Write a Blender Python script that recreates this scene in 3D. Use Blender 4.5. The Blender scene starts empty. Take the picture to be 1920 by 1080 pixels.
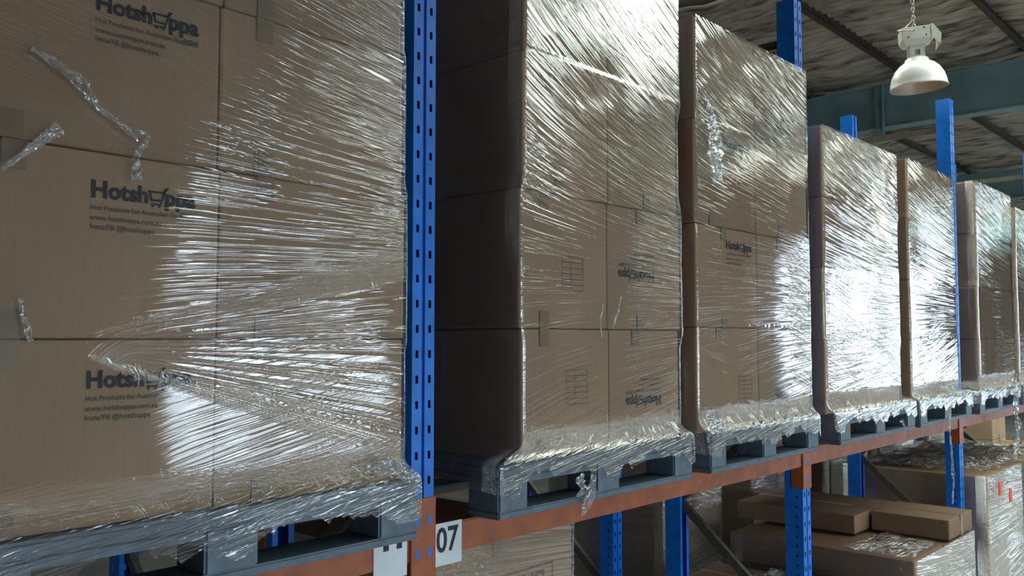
import bpy, bmesh, math, random
import numpy as np
from mathutils import Vector, Matrix

scene = bpy.context.scene
C = scene.collection
R = math.radians
rng = random.Random(7)

# ------------------------------------------------------------------ camera, world, light, exposure
CAM = Vector((0.0, -2.02, 2.45))
cd = bpy.data.cameras.new('camera')
cd.sensor_width = 36.0
cd.lens = 1660 / 1920 * 36.0
cd.clip_start = 0.05
cam = bpy.data.objects.new('camera', cd)
C.objects.link(cam)
cam.location = CAM
cam.rotation_euler = (R(90 + 3.28), 0, -R(90 - 42.43))
scene.camera = cam

scene.view_settings.view_transform = 'Standard'
scene.view_settings.look = 'None'
scene.view_settings.gamma = 1.0
scene.view_settings.use_curve_mapping = False
scene.view_settings.exposure = -0.72

SKY_STRENGTH = 20.0
world = bpy.data.worlds.new('overcast_sky')
scene.world = world
world.use_nodes = True
bg = world.node_tree.nodes['Background']
bg.inputs[0].default_value = (0.68, 0.85, 1.0, 1)
bg.inputs[1].default_value = SKY_STRENGTH

ROOF_Z = 5.97
WALL_Y = -8.0
# openings: daylight comes in only through these (x0, x1, z0, z1) in the wall across the aisle
DOOR_A = (4.9, 8.3, 0.95, 2.30)
DOOR_B = (24.0, 30.6, 0.9, 4.6)
FILL_OPENING = (-1.0, 2.4, 0.0, 2.9)  # added unseen opening, lights carton fronts without mirroring in the film
DOOR_C = (20.9, 22.7, 0.9, 4.6)
WINDOWS = [(5.15, 5.45, 2.42, 3.12), (5.85, 6.14, 2.42, 3.04), (6.73, 7.0, 2.42, 2.96)]
SKYLIGHTS = [(6.2, 7.85, -7.6, 3.0), (-4.4, -3.5, 4.0, 8.0), (9.9, 10.9, -7.6, -1.0), (14.4, 16.4, -7.6, 1.0), (25.0, 26.8, -7.6, 1.0)]  # third sheet is added, unseen, to put streaks on the second load's film

def portal(name, loc, rot, sx, sy):
    ld = bpy.data.lights.new(name, 'AREA')
    ld.shape = 'RECTANGLE'; ld.size = sx; ld.size_y = sy
    ld.cycles.is_portal = True
    o = bpy.data.objects.new(name, ld); C.objects.link(o)
    o.location = loc; o.rotation_euler = rot
for i, (x0, x1, z0, z1) in enumerate([DOOR_A, DOOR_B, DOOR_C, FILL_OPENING] + WINDOWS):
    portal('daylight_portal', ((x0 + x1) / 2, WALL_Y - 0.16, (z0 + z1) / 2), (R(90), 0, 0), x1 - x0, z1 - z0)
for (x0, x1, y0, y1) in SKYLIGHTS:
    portal('skylight_portal', ((x0 + x1) / 2, (y0 + y1) / 2, ROOF_Z + 0.12), (0, 0, 0), x1 - x0, y1 - y0)

# ------------------------------------------------------------------ materials
def mat(name):
    m = bpy.data.materials.new(name); m.use_nodes = True
    nt = m.node_tree
    return m, nt, nt.nodes['Principled BSDF']
def node(nt, kind, **kw):
    n = nt.nodes.new(kind)
    for k, v in kw.items(): setattr(n, k, v)
    return n
def math_node(nt, op, a, b=None, clamp=False):
    n = nt.nodes.new('ShaderNodeMath'); n.operation = op; n.use_clamp = clamp
    for i, v in enumerate((a, b)):
        if v is None: continue
        if isinstance(v, (int, float)): n.inputs[i].default_value = v
        else: nt.links.new(v, n.inputs[i])
    return n.outputs[0]
def ramp(nt, fac, stops):
    r = nt.nodes.new('ShaderNodeValToRGB')
    els = r.color_ramp.elements
    while len(els) < len(stops): els.new(0.5)
    for e, (p, c) in zip(els, stops):
        e.position = p; e.color = (*c, 1)
    nt.links.new(fac, r.inputs[0])
    return r.outputs[0]

def painted(name, col, rough=0.4, metal=0.0, wear=0.12, scale=9, bump=0.1):
    m, nt, b = mat(name)
    tc = node(nt, 'ShaderNodeTexCoord')
    nz = node(nt, 'ShaderNodeTexNoise'); nz.inputs['Scale'].default_value = scale; nz.inputs['Detail'].default_value = 6
    nt.links.new(tc.outputs['Object'], nz.inputs['Vector'])
    lo = tuple(max(0, c * (1 - wear)) for c in col); hi = tuple(min(1, c * (1 + wear)) for c in col)
    nt.links.new(ramp(nt, nz.outputs[0], [(0.3, lo), (0.7, hi)]), b.inputs['Base Color'])
    b.inputs['Roughness'].default_value = rough; b.inputs['Metallic'].default_value = metal
    if bump:
        bp = node(nt, 'ShaderNodeBump'); bp.inputs['Strength'].default_value = bump; bp.inputs['Distance'].default_value = 0.002
        nt.links.new(nz.outputs[0], bp.inputs['Height']); nt.links.new(bp.outputs[0], b.inputs['Normal'])
    return m

def cardboard(name, col):
    m, nt, b = mat(name)
    tc = node(nt, 'ShaderNodeTexCoord'); oi = node(nt, 'ShaderNodeObjectInfo')
    mp = node(nt, 'ShaderNodeMapping'); mp.inputs['Scale'].default_value = (160, 160, 4)
    nt.links.new(tc.outputs['Object'], mp.inputs[0])
    fl = node(nt, 'ShaderNodeTexNoise'); fl.inputs['Scale'].default_value = 1.0; fl.inputs['Detail'].default_value = 3
    nt.links.new(mp.outputs[0], fl.inputs['Vector'])
    big = node(nt, 'ShaderNodeTexNoise'); big.inputs['Scale'].default_value = 3.5; big.inputs['Detail'].default_value = 5
    nt.links.new(tc.outputs['Object'], big.inputs['Vector'])
    s = math_node(nt, 'ADD', math_node(nt, 'MULTIPLY', fl.outputs[0], 0.25), math_node(nt, 'MULTIPLY', big.outputs[0], 0.5))
    s = math_node(nt, 'ADD', s, math_node(nt, 'MULTIPLY', oi.outputs['Random'], 0.25))
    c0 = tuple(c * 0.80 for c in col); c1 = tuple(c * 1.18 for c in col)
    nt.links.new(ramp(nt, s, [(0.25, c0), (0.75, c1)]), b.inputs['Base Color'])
    b.inputs['Roughness'].default_value = 0.75
    bp = node(nt, 'ShaderNodeBump'); bp.inputs['Strength'].default_value = 0.15; bp.inputs['Distance'].default_value = 0.002
    nt.links.new(s, bp.inputs['Height']); nt.links.new(bp.outputs[0], b.inputs['Normal'])
    return m

def film(name, fa=60, fb=50, dist=0.0011, layers=3.5, rough=0.045, haze=0.015, seed=0.0):
    """clear stretch film: see-through, reflecting by Fresnel, with fine stretch wrinkles laid along two direction fields"""
    m, nt, b = mat(name)
    nt.nodes.remove(b)
    out = nt.nodes['Material Output']
    hs = []
    for attr, f in (('streak_a', fa), ('streak_b', fb)):
        at = node(nt, 'ShaderNodeAttribute', attribute_name=attr)
        mp = node(nt, 'ShaderNodeMapping'); mp.inputs['Scale'].default_value = (1.1, f, 0); mp.inputs['Location'].default_value = (seed, seed * 3.1, seed)
        nt.links.new(at.outputs['Vector'], mp.inputs[0])
        nz = node(nt, 'ShaderNodeTexNoise'); nz.inputs['Scale'].default_value = 1.0; nz.inputs['Detail'].default_value = 2.0
        nz.inputs['Roughness'].default_value = 0.5; nz.inputs['Distortion'].default_value = 0.1
        nt.links.new(mp.outputs[0], nz.inputs['Vector'])
        d = math_node(nt, 'ABSOLUTE', math_node(nt, 'SUBTRACT', nz.outputs[0], 0.5))
        r = math_node(nt, 'SUBTRACT', 1.0, math_node(nt, 'MULTIPLY', d, 9.0), clamp=True)
        r = math_node(nt, 'POWER', r, 1.6)
        sep = node(nt, 'ShaderNodeSeparateXYZ'); nt.links.new(at.outputs['Vector'], sep.inputs[0])
        hs.append(math_node(nt, 'MULTIPLY', r, sep.outputs[2]))
    h = math_node(nt, 'ADD', hs[0], hs[1])
    bp = node(nt, 'ShaderNodeBump'); bp.inputs['Strength'].default_value = 1.0; bp.inputs['Distance'].default_value = dist
    nt.links.new(h, bp.inputs['Height'])
    ge = node(nt, 'ShaderNodeNewGeometry'); dt = node(nt, 'ShaderNodeVectorMath', operation='DOT_PRODUCT')
    nt.links.new(ge.outputs['Incoming'], dt.inputs[0]); nt.links.new(bp.outputs[0], dt.inputs[1])
    c1 = math_node(nt, 'SUBTRACT', 1.0, math_node(nt, 'ABSOLUTE', dt.outputs['Value']), clamp=True)
    F = math_node(nt, 'ADD', 0.04, math_node(nt, 'MULTIPLY', math_node(nt, 'POWER', c1, 5.0), 0.96))
    inv = math_node(nt, 'SUBTRACT', 1.0, F, clamp=True)
    fac = math_node(nt, 'SUBTRACT', 1.0, math_node(nt, 'POWER', inv, layers), clamp=True)
    gl = node(nt, 'ShaderNodeBsdfGlossy'); gl.inputs['Roughness'].default_value = rough; gl.inputs['Color'].default_value = (1, 1, 1, 1)
    nt.links.new(bp.outputs[0], gl.inputs['Normal'])
    tr = node(nt, 'ShaderNodeBsdfTransparent'); tr.inputs['Color'].default_value = (0.94, 0.94, 0.95, 1)
    df = node(nt, 'ShaderNodeBsdfDiffuse'); df.inputs['Color'].default_value = (0.8, 0.82, 0.85, 1)
    mh = node(nt, 'ShaderNodeMixShader'); mh.inputs[0].default_value = haze
    nt.links.new(tr.outputs[0], mh.inputs[1]); nt.links.new(df.outputs[0], mh.inputs[2])
    mx = node(nt, 'ShaderNodeMixShader')
    nt.links.new(fac, mx.inputs[0]); nt.links.new(mh.outputs[0], mx.inputs[1]); nt.links.new(gl.outputs[0], mx.inputs[2])
    nt.links.new(mx.outputs[0], out.inputs[0])
    return m

M = {}
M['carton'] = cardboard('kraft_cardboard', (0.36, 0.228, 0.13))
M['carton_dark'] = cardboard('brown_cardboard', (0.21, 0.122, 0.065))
M['carton_tan'] = cardboard('tan_cardboard', (0.45, 0.30, 0.165))
M['tape'] = painted('brown_packing_tape', (0.235, 0.15, 0.083), 0.35, wear=0.1, bump=0)
M['ink'] = painted('black_print', (0.012, 0.012, 0.016), 0.7, wear=0.3, bump=0)
M['ink_faint'] = painted('faded_print', (0.10, 0.075, 0.055), 0.8, wear=0.3, bump=0)
M['ink_red'] = painted('dark_red_print', (0.20, 0.035, 0.03), 0.7, wear=0.3, bump=0)
M['blue'] = painted('blue_powder_coat', (0.004, 0.155, 0.60), 0.38, wear=0.18, scale=14)
M['orange'] = painted('orange_powder_coat', (0.31, 0.075, 0.022), 0.42, wear=0.25, scale=12)
M['brace'] = painted('galvanised_brace', (0.10, 0.09, 0.075), 0.45, metal=0.3, wear=0.25, scale=20)
M['pallet'] = painted('grey_blue_plastic', (0.09, 0.125, 0.155), 0.5, wear=0.22, scale=25, bump=0.25)
M['sticker'] = painted('white_sticker', (0.62, 0.64, 0.66), 0.5, wear=0.06, bump=0)
M['red'] = painted('red_sticker', (0.75, 0.05, 0.04), 0.5, bump=0)
M['rafter'] = painted('teal_steel_paint', (0.24, 0.38, 0.41), 0.5, wear=0.18, scale=3)
M['purlin'] = painted('dark_brown_steel', (0.055, 0.042, 0.035), 0.6, wear=0.3)
M['wall'] = painted('grey_wall_cladding', (0.09, 0.09, 0.085), 0.7, wear=0.1, scale=2)
M['floor'] = painted('concrete', (0.34, 0.32, 0.29), 0.6, wear=0.2, scale=1.2)
M['apron'] = painted('outdoor_concrete', (0.42, 0.42, 0.41), 0.8, wear=0.1, scale=1)
M['shade'] = painted('white_enamel', (0.9, 0.88, 0.82), 0.25, wear=0.04)
M['shade_in'] = painted('aged_reflector', (0.50, 0.42, 0.34), 0.4, metal=0.2, wear=0.1)
M['ballast'] = painted('cream_metal', (0.72, 0.69, 0.60), 0.4, wear=0.06)
M['chain'] = painted('chain_steel', (0.35, 0.31, 0.25), 0.4, metal=0.7)
M['hole'] = painted('dark_opening', (0.01, 0.01, 0.01), 0.8, bump=0)
M['film'] = film('stretch_film')
M['film_low'] = film('stretch_film_low', fa=70, fb=60, dist=0.0022, layers=5.0, rough=0.08, haze=0.03, seed=3.3)
M['strand'] = film('bunched_film', fa=60, fb=60, dist=0.003, layers=6.0, rough=0.12, haze=0.06, seed=5.0)

def roof_material():
    m, nt, b = mat('roof_insulation')
    tc = node(nt, 'ShaderNodeTexCoord')
    mp = node(nt, 'ShaderNodeMapping'); mp.inputs['Scale'].default_value = (7.0, 1.6, 1)
    nt.links.new(tc.outputs['Object'], mp.inputs[0])
    nz = node(nt, 'ShaderNodeTexNoise'); nz.inputs['Scale'].default_value = 1.6; nz.inputs['Detail'].default_value = 7
    nt.links.new(mp.outputs[0], nz.inputs['Vector'])
    nt.links.new(ramp(nt, nz.outputs[0], [(0.34, (0.12, 0.10, 0.085)), (0.50, (0.43, 0.39, 0.35)), (0.70, (0.66, 0.58, 0.49))]), b.inputs['Base Color'])
    b.inputs['Roughness'].default_value = 0.55; b.inputs['Metallic'].default_value = 0.25
    bp = node(nt, 'ShaderNodeBump'); bp.inputs['Strength'].default_value = 0.6; bp.inputs['Distance'].default_value = 0.02
    nt.links.new(nz.outputs[0], bp.inputs['Height']); nt.links.new(bp.outputs[0], b.inputs['Normal'])
    return m
M['roof'] = roof_material()
def skylight_material():
    m, nt, b = mat('fibreglass_skylight')
    nt.nodes.remove(b)
    tr = node(nt, 'ShaderNodeBsdfTransparent'); tr.inputs['Color'].default_value = (0.92, 0.84, 0.66, 1)
    nt.links.new(tr.outputs[0], nt.nodes['Material Output'].inputs[0])
    return m
M['skylight'] = skylight_material()

# ------------------------------------------------------------------ helpers
def link(name, me, m=None, parent=None):
    o = bpy.data.objects.new(name, me)
    C.objects.link(o)
    if m is not None and me is not None and len(me.materials) == 0: me.materials.append(m)
    if parent is not None: o.parent = parent
    return o
def from_bm(name, bm, m, parent=None, smooth=False):
    me = bpy.data.meshes.new(name)
    bm.normal_update(); bm.to_mesh(me); bm.free()
    if smooth:
        me.polygons.foreach_set('use_smooth', [True] * len(me.polygons))
    return link(name, me, m, parent)
def tag(o, label=None, cat=None, group=None, kind=None):
    if label: o['label'] = label
    if cat: o['category'] = cat
    if group: o['group'] = group
    if kind: o['kind'] = kind
    return o
def thing(name, loc, label, cat, group=None, rz=0):
    o = bpy.data.objects.new(name, None); C.objects.link(o)
    o.empty_display_size = 0.1
    o.location = loc; o.rotation_euler = (0, 0, rz)
    return tag(o, label, cat, group)
def box(bm, x0, x1, y0, y1, z0, z1):
    v = [bm.verts.new(p) for p in ((x0, y0, z0), (x1, y0, z0), (x1, y1, z0), (x0, y1, z0), (x0, y0, z1), (x1, y0, z1), (x1, y1, z1), (x0, y1, z1))]
    return [bm.faces.new([v[i] for i in f]) for f in ((3, 2, 1, 0), (4, 5, 6, 7), (0, 1, 5, 4), (1, 2, 6, 5), (2, 3, 7, 6), (3, 0, 4, 7))]
def bar(bm, a, b, w, h):
    """rectangular bar from a to b"""
    a = Vector(a); b = Vector(b); d = (b - a); L = d.length
    mt = Matrix.Translation(a) @ d.to_track_quat('X', 'Z').to_matrix().to_4x4()
    n0 = len(bm.verts)
    box(bm, 0, L, -w / 2, w / 2, -h / 2, h / 2)
    bm.verts.ensure_lookup_table()
    for v in bm.verts[n0:]: v.co = mt @ v.co
def bevelled(name, dims, m, parent=None, r=0.008, seg=2):
    x0, x1, y0, y1, z0, z1 = dims
    bm = bmesh.new(); box(bm, *dims)
    bmesh.ops.bevel(bm, geom=list(bm.edges), offset=r, segments=seg, affect='EDGES', profile=0.6)
    return from_bm(name, bm, m, parent)
def struct(name, bm, m):
    return tag(from_bm(name, bm, m), kind='structure')
def lathe(bm, prof, n=40, z_off=0):
    rings = []
    for r, z in prof:
        rings.append([bm.verts.new((r * math.cos(2 * math.pi * i / n), r * math.sin(2 * math.pi * i / n), z)) for i in range(n)])
    for a, b in zip(rings, rings[1:]):
        for i in range(n):
            bm.faces.new((a[i], a[(i + 1) % n], b[(i + 1) % n], b[i]))
def tube(bm, pts, rad, n=6):
    rings = []
    for i, p in enumerate(pts):
        p = Vector(p)
        d = (Vector(pts[min(i + 1, len(pts) - 1)]) - Vector(pts[max(i - 1, 0)])).normalized()
        s = d.orthogonal().normalized() if not rings else (prev - d * prev.dot(d)).normalized()
        prev = s; t = d.cross(s)
        r = rad[i] if isinstance(rad, (list, tuple)) else rad
        rings.append([bm.verts.new(p + (s * math.cos(2 * math.pi * k / n) + t * math.sin(2 * math.pi * k / n)) * r) for k in range(n)])
    for a, b in zip(rings, rings[1:]):
        for k in range(n): bm.faces.new((a[k], a[(k + 1) % n], b[(k + 1) % n], b[k]))
    bm.faces.new(list(reversed(rings[0]))); bm.faces.new(rings[-1])
def vnoise(x, y, seed=0.0):
    x = np.asarray(x, float); y = np.asarray(y, float)
    ix = np.floor(x); iy = np.floor(y); fx = x - ix; fy = y - iy
    fx = fx * fx * (3 - 2 * fx); fy = fy * fy * (3 - 2 * fy)
    def hsh(a, b):
        s = np.sin(a * 127.1 + b * 311.7 + seed * 74.7) * 43758.5453
        return s - np.floor(s)
    return (hsh(ix, iy) * (1 - fx) + hsh(ix + 1, iy) * fx) * (1 - fy) + (hsh(ix, iy + 1) * (1 - fx) + hsh(ix + 1, iy + 1) * fx) * fy
def sstep(a, b, x):
    t = np.clip((np.asarray(x, float) - a) / (b - a), 0, 1)
    return t * t * (3 - 2 * t)
def grid_mesh(name, P, close=False, attrs=None):
    """P: (rows, cols, 3) array to a quad mesh; attrs {name: (rows, cols, 3)}"""
    nr, nc, _ = P.shape
    me = bpy.data.meshes.new(name)
    idx = np.arange(nr * nc).reshape(nr, nc)
    if close: idx = np.concatenate([idx, idx[:, :1]], 1)
    q = np.stack([idx[:-1, :-1], idx[:-1, 1:], idx[1:, 1:], idx[1:, :-1]], -1).reshape(-1, 4)
    me.vertices.add(nr * nc); me.vertices.foreach_set('co', P.reshape(-1).astype(np.float32))
    me.loops.add(len(q) * 4); me.loops.foreach_set('vertex_index', q.reshape(-1).astype(np.int32))
    me.polygons.add(len(q)); me.polygons.foreach_set('loop_start', np.arange(0, len(q) * 4, 4, dtype=np.int32))
    me.polygons.foreach_set('use_smooth', np.ones(len(q), bool))
    me.update(calc_edges=True)
    for k, a in (attrs or {}).items():
        at = me.attributes.new(k, 'FLOAT_VECTOR', 'POINT'); at.data.foreach_set('vector', a.reshape(-1).astype(np.float32))
    me.validate()
    return me

# ------------------------------------------------------------------ building shell
X0, X1, Y1 = -8.0, 36.0, 9.0
bm = bmesh.new(); box(bm, X0, X1, WALL_Y, Y1, -0.1, 0.0); struct('floor', bm, M['floor'])
bm = bmesh.new(); box(bm, X0 - 25, X1 + 25, WALL_Y - 40, WALL_Y - 0.2, -0.2, -0.05); struct('ground_outside', bm, M['apron'])
def wall_with_openings(name, openings, y0, y1):
    bm = bmesh.new()
    xs = sorted({X0, X1} | {o[0] for o in openings} | {o[1] for o in openings})
    for a, b in zip(xs, xs[1:]):
        mid = (a + b) / 2
        ops = sorted([(o[2], o[3]) for o in openings if o[0] <= mid <= o[1]])
        z = 0.0
        for (p, q) in ops:
            if p > z: box(bm, a, b, y0, y1, z, p)
            z = q
        if z < ROOF_Z + 0.1: box(bm, a, b, y0, y1, z, ROOF_Z + 0.1)
    struct(name, bm, M['wall'])
wall_with_openings('wall_front', [DOOR_A, DOOR_B, DOOR_C, FILL_OPENING] + WINDOWS, WALL_Y - 0.15, WALL_Y)
bm = bmesh.new(); box(bm, X0, X1, Y1, Y1 + 0.15, 0, ROOF_Z + 0.1); struct('wall_back', bm, M['wall'])
bm = bmesh.new(); box(bm, X0 - 0.15, X0, WALL_Y, Y1, 0, ROOF_Z + 0.1); struct('wall_left', bm, M['wall'])
bm = bmesh.new(); box(bm, X1, X1 + 0.15, WALL_Y, Y1, 0, ROOF_Z + 0.1); struct('wall_right', bm, M['wall'])

# roof lining: foil quilt sagging over wire under corrugated sheets, open where the skylight sheets are
def roof():
    nx, ny = 1100, 90
    xs = np.linspace(X0, X1, nx); ys = np.linspace(WALL_Y, Y1, ny)
    for (a, b, c, d) in SKYLIGHTS:
        for v in (a, b): xs[np.argmin(abs(xs - v))] = v
        for v in (c, d): ys[np.argmin(abs(ys - v))] = v
    XX, YY = np.meshgrid(xs, ys)
    rib = np.abs(np.sin(XX * math.pi / 0.16)) * 0.04
    tear = vnoise(XX * 2.3, YY * 5.0, 3) * 0.05 + vnoise(XX * 7, YY * 9.0, 5) * 0.025
    sag = np.abs(np.sin((YY - 0.4) * math.pi / 1.37)) * 0.05
    ZZ = ROOF_Z - rib - tear * (0.4 + vnoise(XX * 0.6, YY * 0.8, 9)) - sag
    me = bpy.data.meshes.new('ceiling')
    faces = []
    for j in range(ny - 1):
        ym = (ys[j] + ys[j + 1]) / 2
        for i in range(nx - 1):
            xm = (xs[i] + xs[i + 1]) / 2
            if any(a < xm < b and c < ym < d for a, b, c, d in SKYLIGHTS): continue
            k = j * nx + i
            faces.append((k, k + nx, k + nx + 1, k + 1))
    me.from_pydata(np.stack([XX, YY, ZZ], -1).reshape(-1, 3).tolist(), [], faces)
    me.polygons.foreach_set('use_smooth', [True] * len(faces))
    tag(link('ceiling', me, M['roof']), kind='structure')
    bm = bmesh.new()
    xs2 = sorted({X0, X1} | {s[0] for s in SKYLIGHTS} | {s[1] for s in SKYLIGHTS})
    for a, b in zip(xs2, xs2[1:]):
        s = [q for q in SKYLIGHTS if q[0] <= (a + b) / 2 <= q[1]]
        if not s: box(bm, a, b, WALL_Y, Y1, ROOF_Z + 0.06, ROOF_Z + 0.1)
        else:
            if s[0][2] > WALL_Y: box(bm, a, b, WALL_Y, s[0][2], ROOF_Z + 0.06, ROOF_Z + 0.1)
            box(bm, a, b, s[0][3], Y1, ROOF_Z + 0.06, ROOF_Z + 0.1)
    struct('ceiling_sheeting', bm, M['wall'])
    for n, (a, b, c, d) in enumerate(SKYLIGHTS):
        xs3 = np.arange(a, b + 0.02, 0.03); xs3[-1] = b
        P = np.zeros((2, len(xs3), 3)); P[:, :, 0] = xs3; P[0, :, 1] = c; P[1, :, 1] = d
        P[:, :, 2] = ROOF_Z + 0.03 + 0.015 * np.sin(xs3 * 2 * math.pi / 0.2)
        tag(link('window_%d' % (n + 4), grid_mesh('skylight_sheet', P), M['skylight']), kind='structure')
roof()

RAFTERS = [-3.4, 4.2, 11.8, 19.4, 27.0]
for x in RAFTERS:
    zb, zt, w = 5.20, 5.77, 0.21
    bm = bmesh.new()
    box(bm, x - 0.006, x + 0.006, WALL_Y, Y1, zb + 0.016, zt - 0.016)
    box(bm, x - w / 2, x + w / 2, WALL_Y, Y1, zb, zb + 0.016)
    box(bm, x - w / 2, x + w / 2, WALL_Y, Y1, zt - 0.016, zt)
    struct('roof_rafter', bm, M['rafter'])
for k in range(-6, 7):
    y = 0.4 + 1.37 * k
    if not WALL_Y < y < Y1: continue
    bm = bmesh.new()
    box(bm, X0, X1, y - 0.003, y + 0.003, 5.77, 5.95)
    box(bm, X0, X1, y - 0.07, y + 0.003, 5.77, 5.775)
    box(bm, X0, X1, y - 0.07, y + 0.003, 5.945, 5.95)
    box(bm, X0, X1, y - 0.07, y - 0.067, 5.77, 5.79)
    struct('roof_purlin', bm, M['purlin'])

# stiffener with a drilled bracket on the rafter
def stiffener(x, y):
    t = thing('rafter_bracket', (x, y, 5.05), 'teal steel bracket bolted upright on the rafter behind the lamp', 'bracket')
    bm = bmesh.new(); box(bm, -0.10, -0.09, -0.06, 0.06, -0.02, 0.72); box(bm, -0.16, -0.10, -0.06, -0.05, -0.02, 0.72)
    from_bm('angle', bm, M['rafter'], t)
    bm = bmesh.new(); box(bm, -0.22, -0.09, -0.10, 0.10, -0.03, -0.02); box(bm, -0.22, -0.21, -0.10, 0.10, -0.02, 0.11)
    from_bm('cleat', bm, M['rafter'], t)
    bm = bmesh.new()
    for z in (0.02, 0.07, 0.3, 0.4, 0.5, 0.6):
        box(bm, -0.235, -0.21, -0.012, 0.012, z - 0.01, z + 0.01) if z < 0.1 else box(bm, -0.175, -0.16, -0.063, -0.045, z - 0.01, z + 0.01)
    tag(from_bm('bolt', bm, M['chain'], t), kind='stuff')
stiffener(11.8, 2.15)

# ------------------------------------------------------------------ pallet racking
BAY = 2.68
P = [1.81 + BAY * k for k in range(-1, 5)]       # frame lines along the row
POST_H = 4.275
def holed_strip(bm, org, u, v, w, n, pitch, hw, hh, v0):
    """a strip of sheet w wide with n holes up its middle"""
    org = Vector(org); u = Vector(u); v = Vector(v)
    pt = lambda a, b: bm.verts.new(org + u * a + v * b)
    c = w / 2
    L = [pt(0, v0)]; Rr = [pt(w, v0)]
    for i in range(n):
        b0 = v0 + i * pitch; m0 = b0 + (pitch - hh) / 2; m1 = m0 + hh
        a, b_ = L[-1], Rr[-1]
        c_, d = pt(0, b0 + pitch), pt(w, b0 + pitch)
        e, f, g, h = pt(c - hw / 2, m0), pt(c + hw / 2, m0), pt(c + hw / 2, m1), pt(c - hw / 2, m1)
        for q in ((a, b_, f, e), (b_, d, g, f), (d, c_, h, g), (c_, a, e, h)): bm.faces.new(q)
        L.append(c_); Rr.append(d)
def upright_mesh(h):
    bm = bmesh.new()
    n = int(h / 0.0763); top = n * 0.0763
    # front face: two slotted lands with a groove between, 90 mm wide, at y = 0 facing -Y
    holed_strip(bm, (-0.045, 0, 0), (1, 0, 0), (0, 0, 1), 0.039, n, 0.0763, 0.011, 0.024, 0)
    holed_strip(bm, (0.006, 0, 0), (1, 0, 0), (0, 0, 1), 0.039, n, 0.0763, 0.011, 0.024, 0)
    box(bm, -0.006, 0.006, 0.009, 0.011, 0, top)
    box(bm, -0.0065, -0.0055, 0, 0.011, 0, top); box(bm, 0.0055, 0.0065, 0, 0.011, 0, top)
    # sides with round-cornered holes, returning lips at the back
    for s in (-0.045, 0.045):
        holed_strip(bm, (s, 0.0, 0), (0, 1, 0), (0, 0, 1), 0.07, int(top / 0.05), 0.05, 0.012, 0.012, 0)
    zs = int(top / 0.05) * 0.05
    for s in (-1, 1):
        box(bm, min(s * 0.045, s * 0.044), max(s * 0.045, s * 0.044), 0.0, 0.07, zs, top)
        box(bm, min(s * 0.045, s * 0.043), max(s * 0.045, s * 0.043), 0.07, 0.10, 0, top)
        box(bm, min(s * 0.045, s * 0.022), max(s * 0.045, s * 0.022), 0.098, 0.10, 0, top)
    me = bpy.data.meshes.new('upright'); bm.normal_update(); bm.to_mesh(me); bm.free()
    return me
UP = upright_mesh(POST_H); UP.materials.append(M['blue'])
def foot_mesh():
    bm = bmesh.new(); box(bm, -0.07, 0.07, -0.03, 0.13, 0, 0.008); box(bm, -0.05, 0.05, -0.004, 0.0, 0.008, 0.12)
    me = bpy.data.meshes.new('foot_plate'); bm.to_mesh(me); bm.free(); me.materials.append(M['blue']); return me
FOOT = foot_mesh()
def rack_frame(x, y, depth, label, group, h=POST_H):
    t = thing('rack_frame', (x, y, 0), label, 'rack frame', group)
    for yy, rot in ((0, 0), (depth, math.pi)):
        u = link('upright', UP, None, t); u.location = (0, yy, 0); u.rotation_euler = (0, 0, rot)
        f = link('foot_plate', FOOT, None, t); f.location = (0, yy, 0); f.rotation_euler = (0, 0, rot)
    pat = [0.30 + 0.61 * k for k in range(7)]
    for k, (a, b) in enumerate(zip(pat, pat[1:])):
        if b > POST_H: break
        bm = bmesh.new()
        p, q = ((0, depth - 0.07, a), (0, 0.07, b)) if k % 2 == 0 else ((0, 0.07, a), (0, depth - 0.07, b))
        bar(bm, p, q, 0.03, 0.045)
        from_bm('diagonal_brace', bm, M['brace'], t)
    for z in (0.2, 4.05):
        bm = bmesh.new(); bar(bm, (0, 0.07, z), (0, depth - 0.07, z), 0.03, 0.045); from_bm('horizontal_brace', bm, M['brace'], t)
    return t
DEPTH = 0.838
FRONT_TXT = {1: 'blue slotted rack frame holding the beam label 07, nearest the camera',
             2: 'second blue slotted rack frame along the aisle, post rising behind the third load',
             3: 'third blue slotted rack frame along the aisle, standing under the hanging lamp',
             4: 'fourth blue rack frame along the aisle, its pale top brace at the right edge'}
for k in range(1, 5):
    rack_frame(P[k], 0, DEPTH, FRONT_TXT[k], 'blue frames of the front rack row')
REAR_Y = 1.21
REAR_TXT = {1: 'blue rack frame of the rear row behind the first wrapped load',
            2: 'blue rack frame of the rear row seen below the second wrapped load',
            3: 'blue rack frame of the rear row hidden behind the second front post',
            4: 'blue rack frame of the rear row seen below the fifth wrapped load'}
for k in range(1, 5):
    rack_frame(P[k], REAR_Y, DEPTH, REAR_TXT[k], 'blue frames of the rear rack row')

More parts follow.
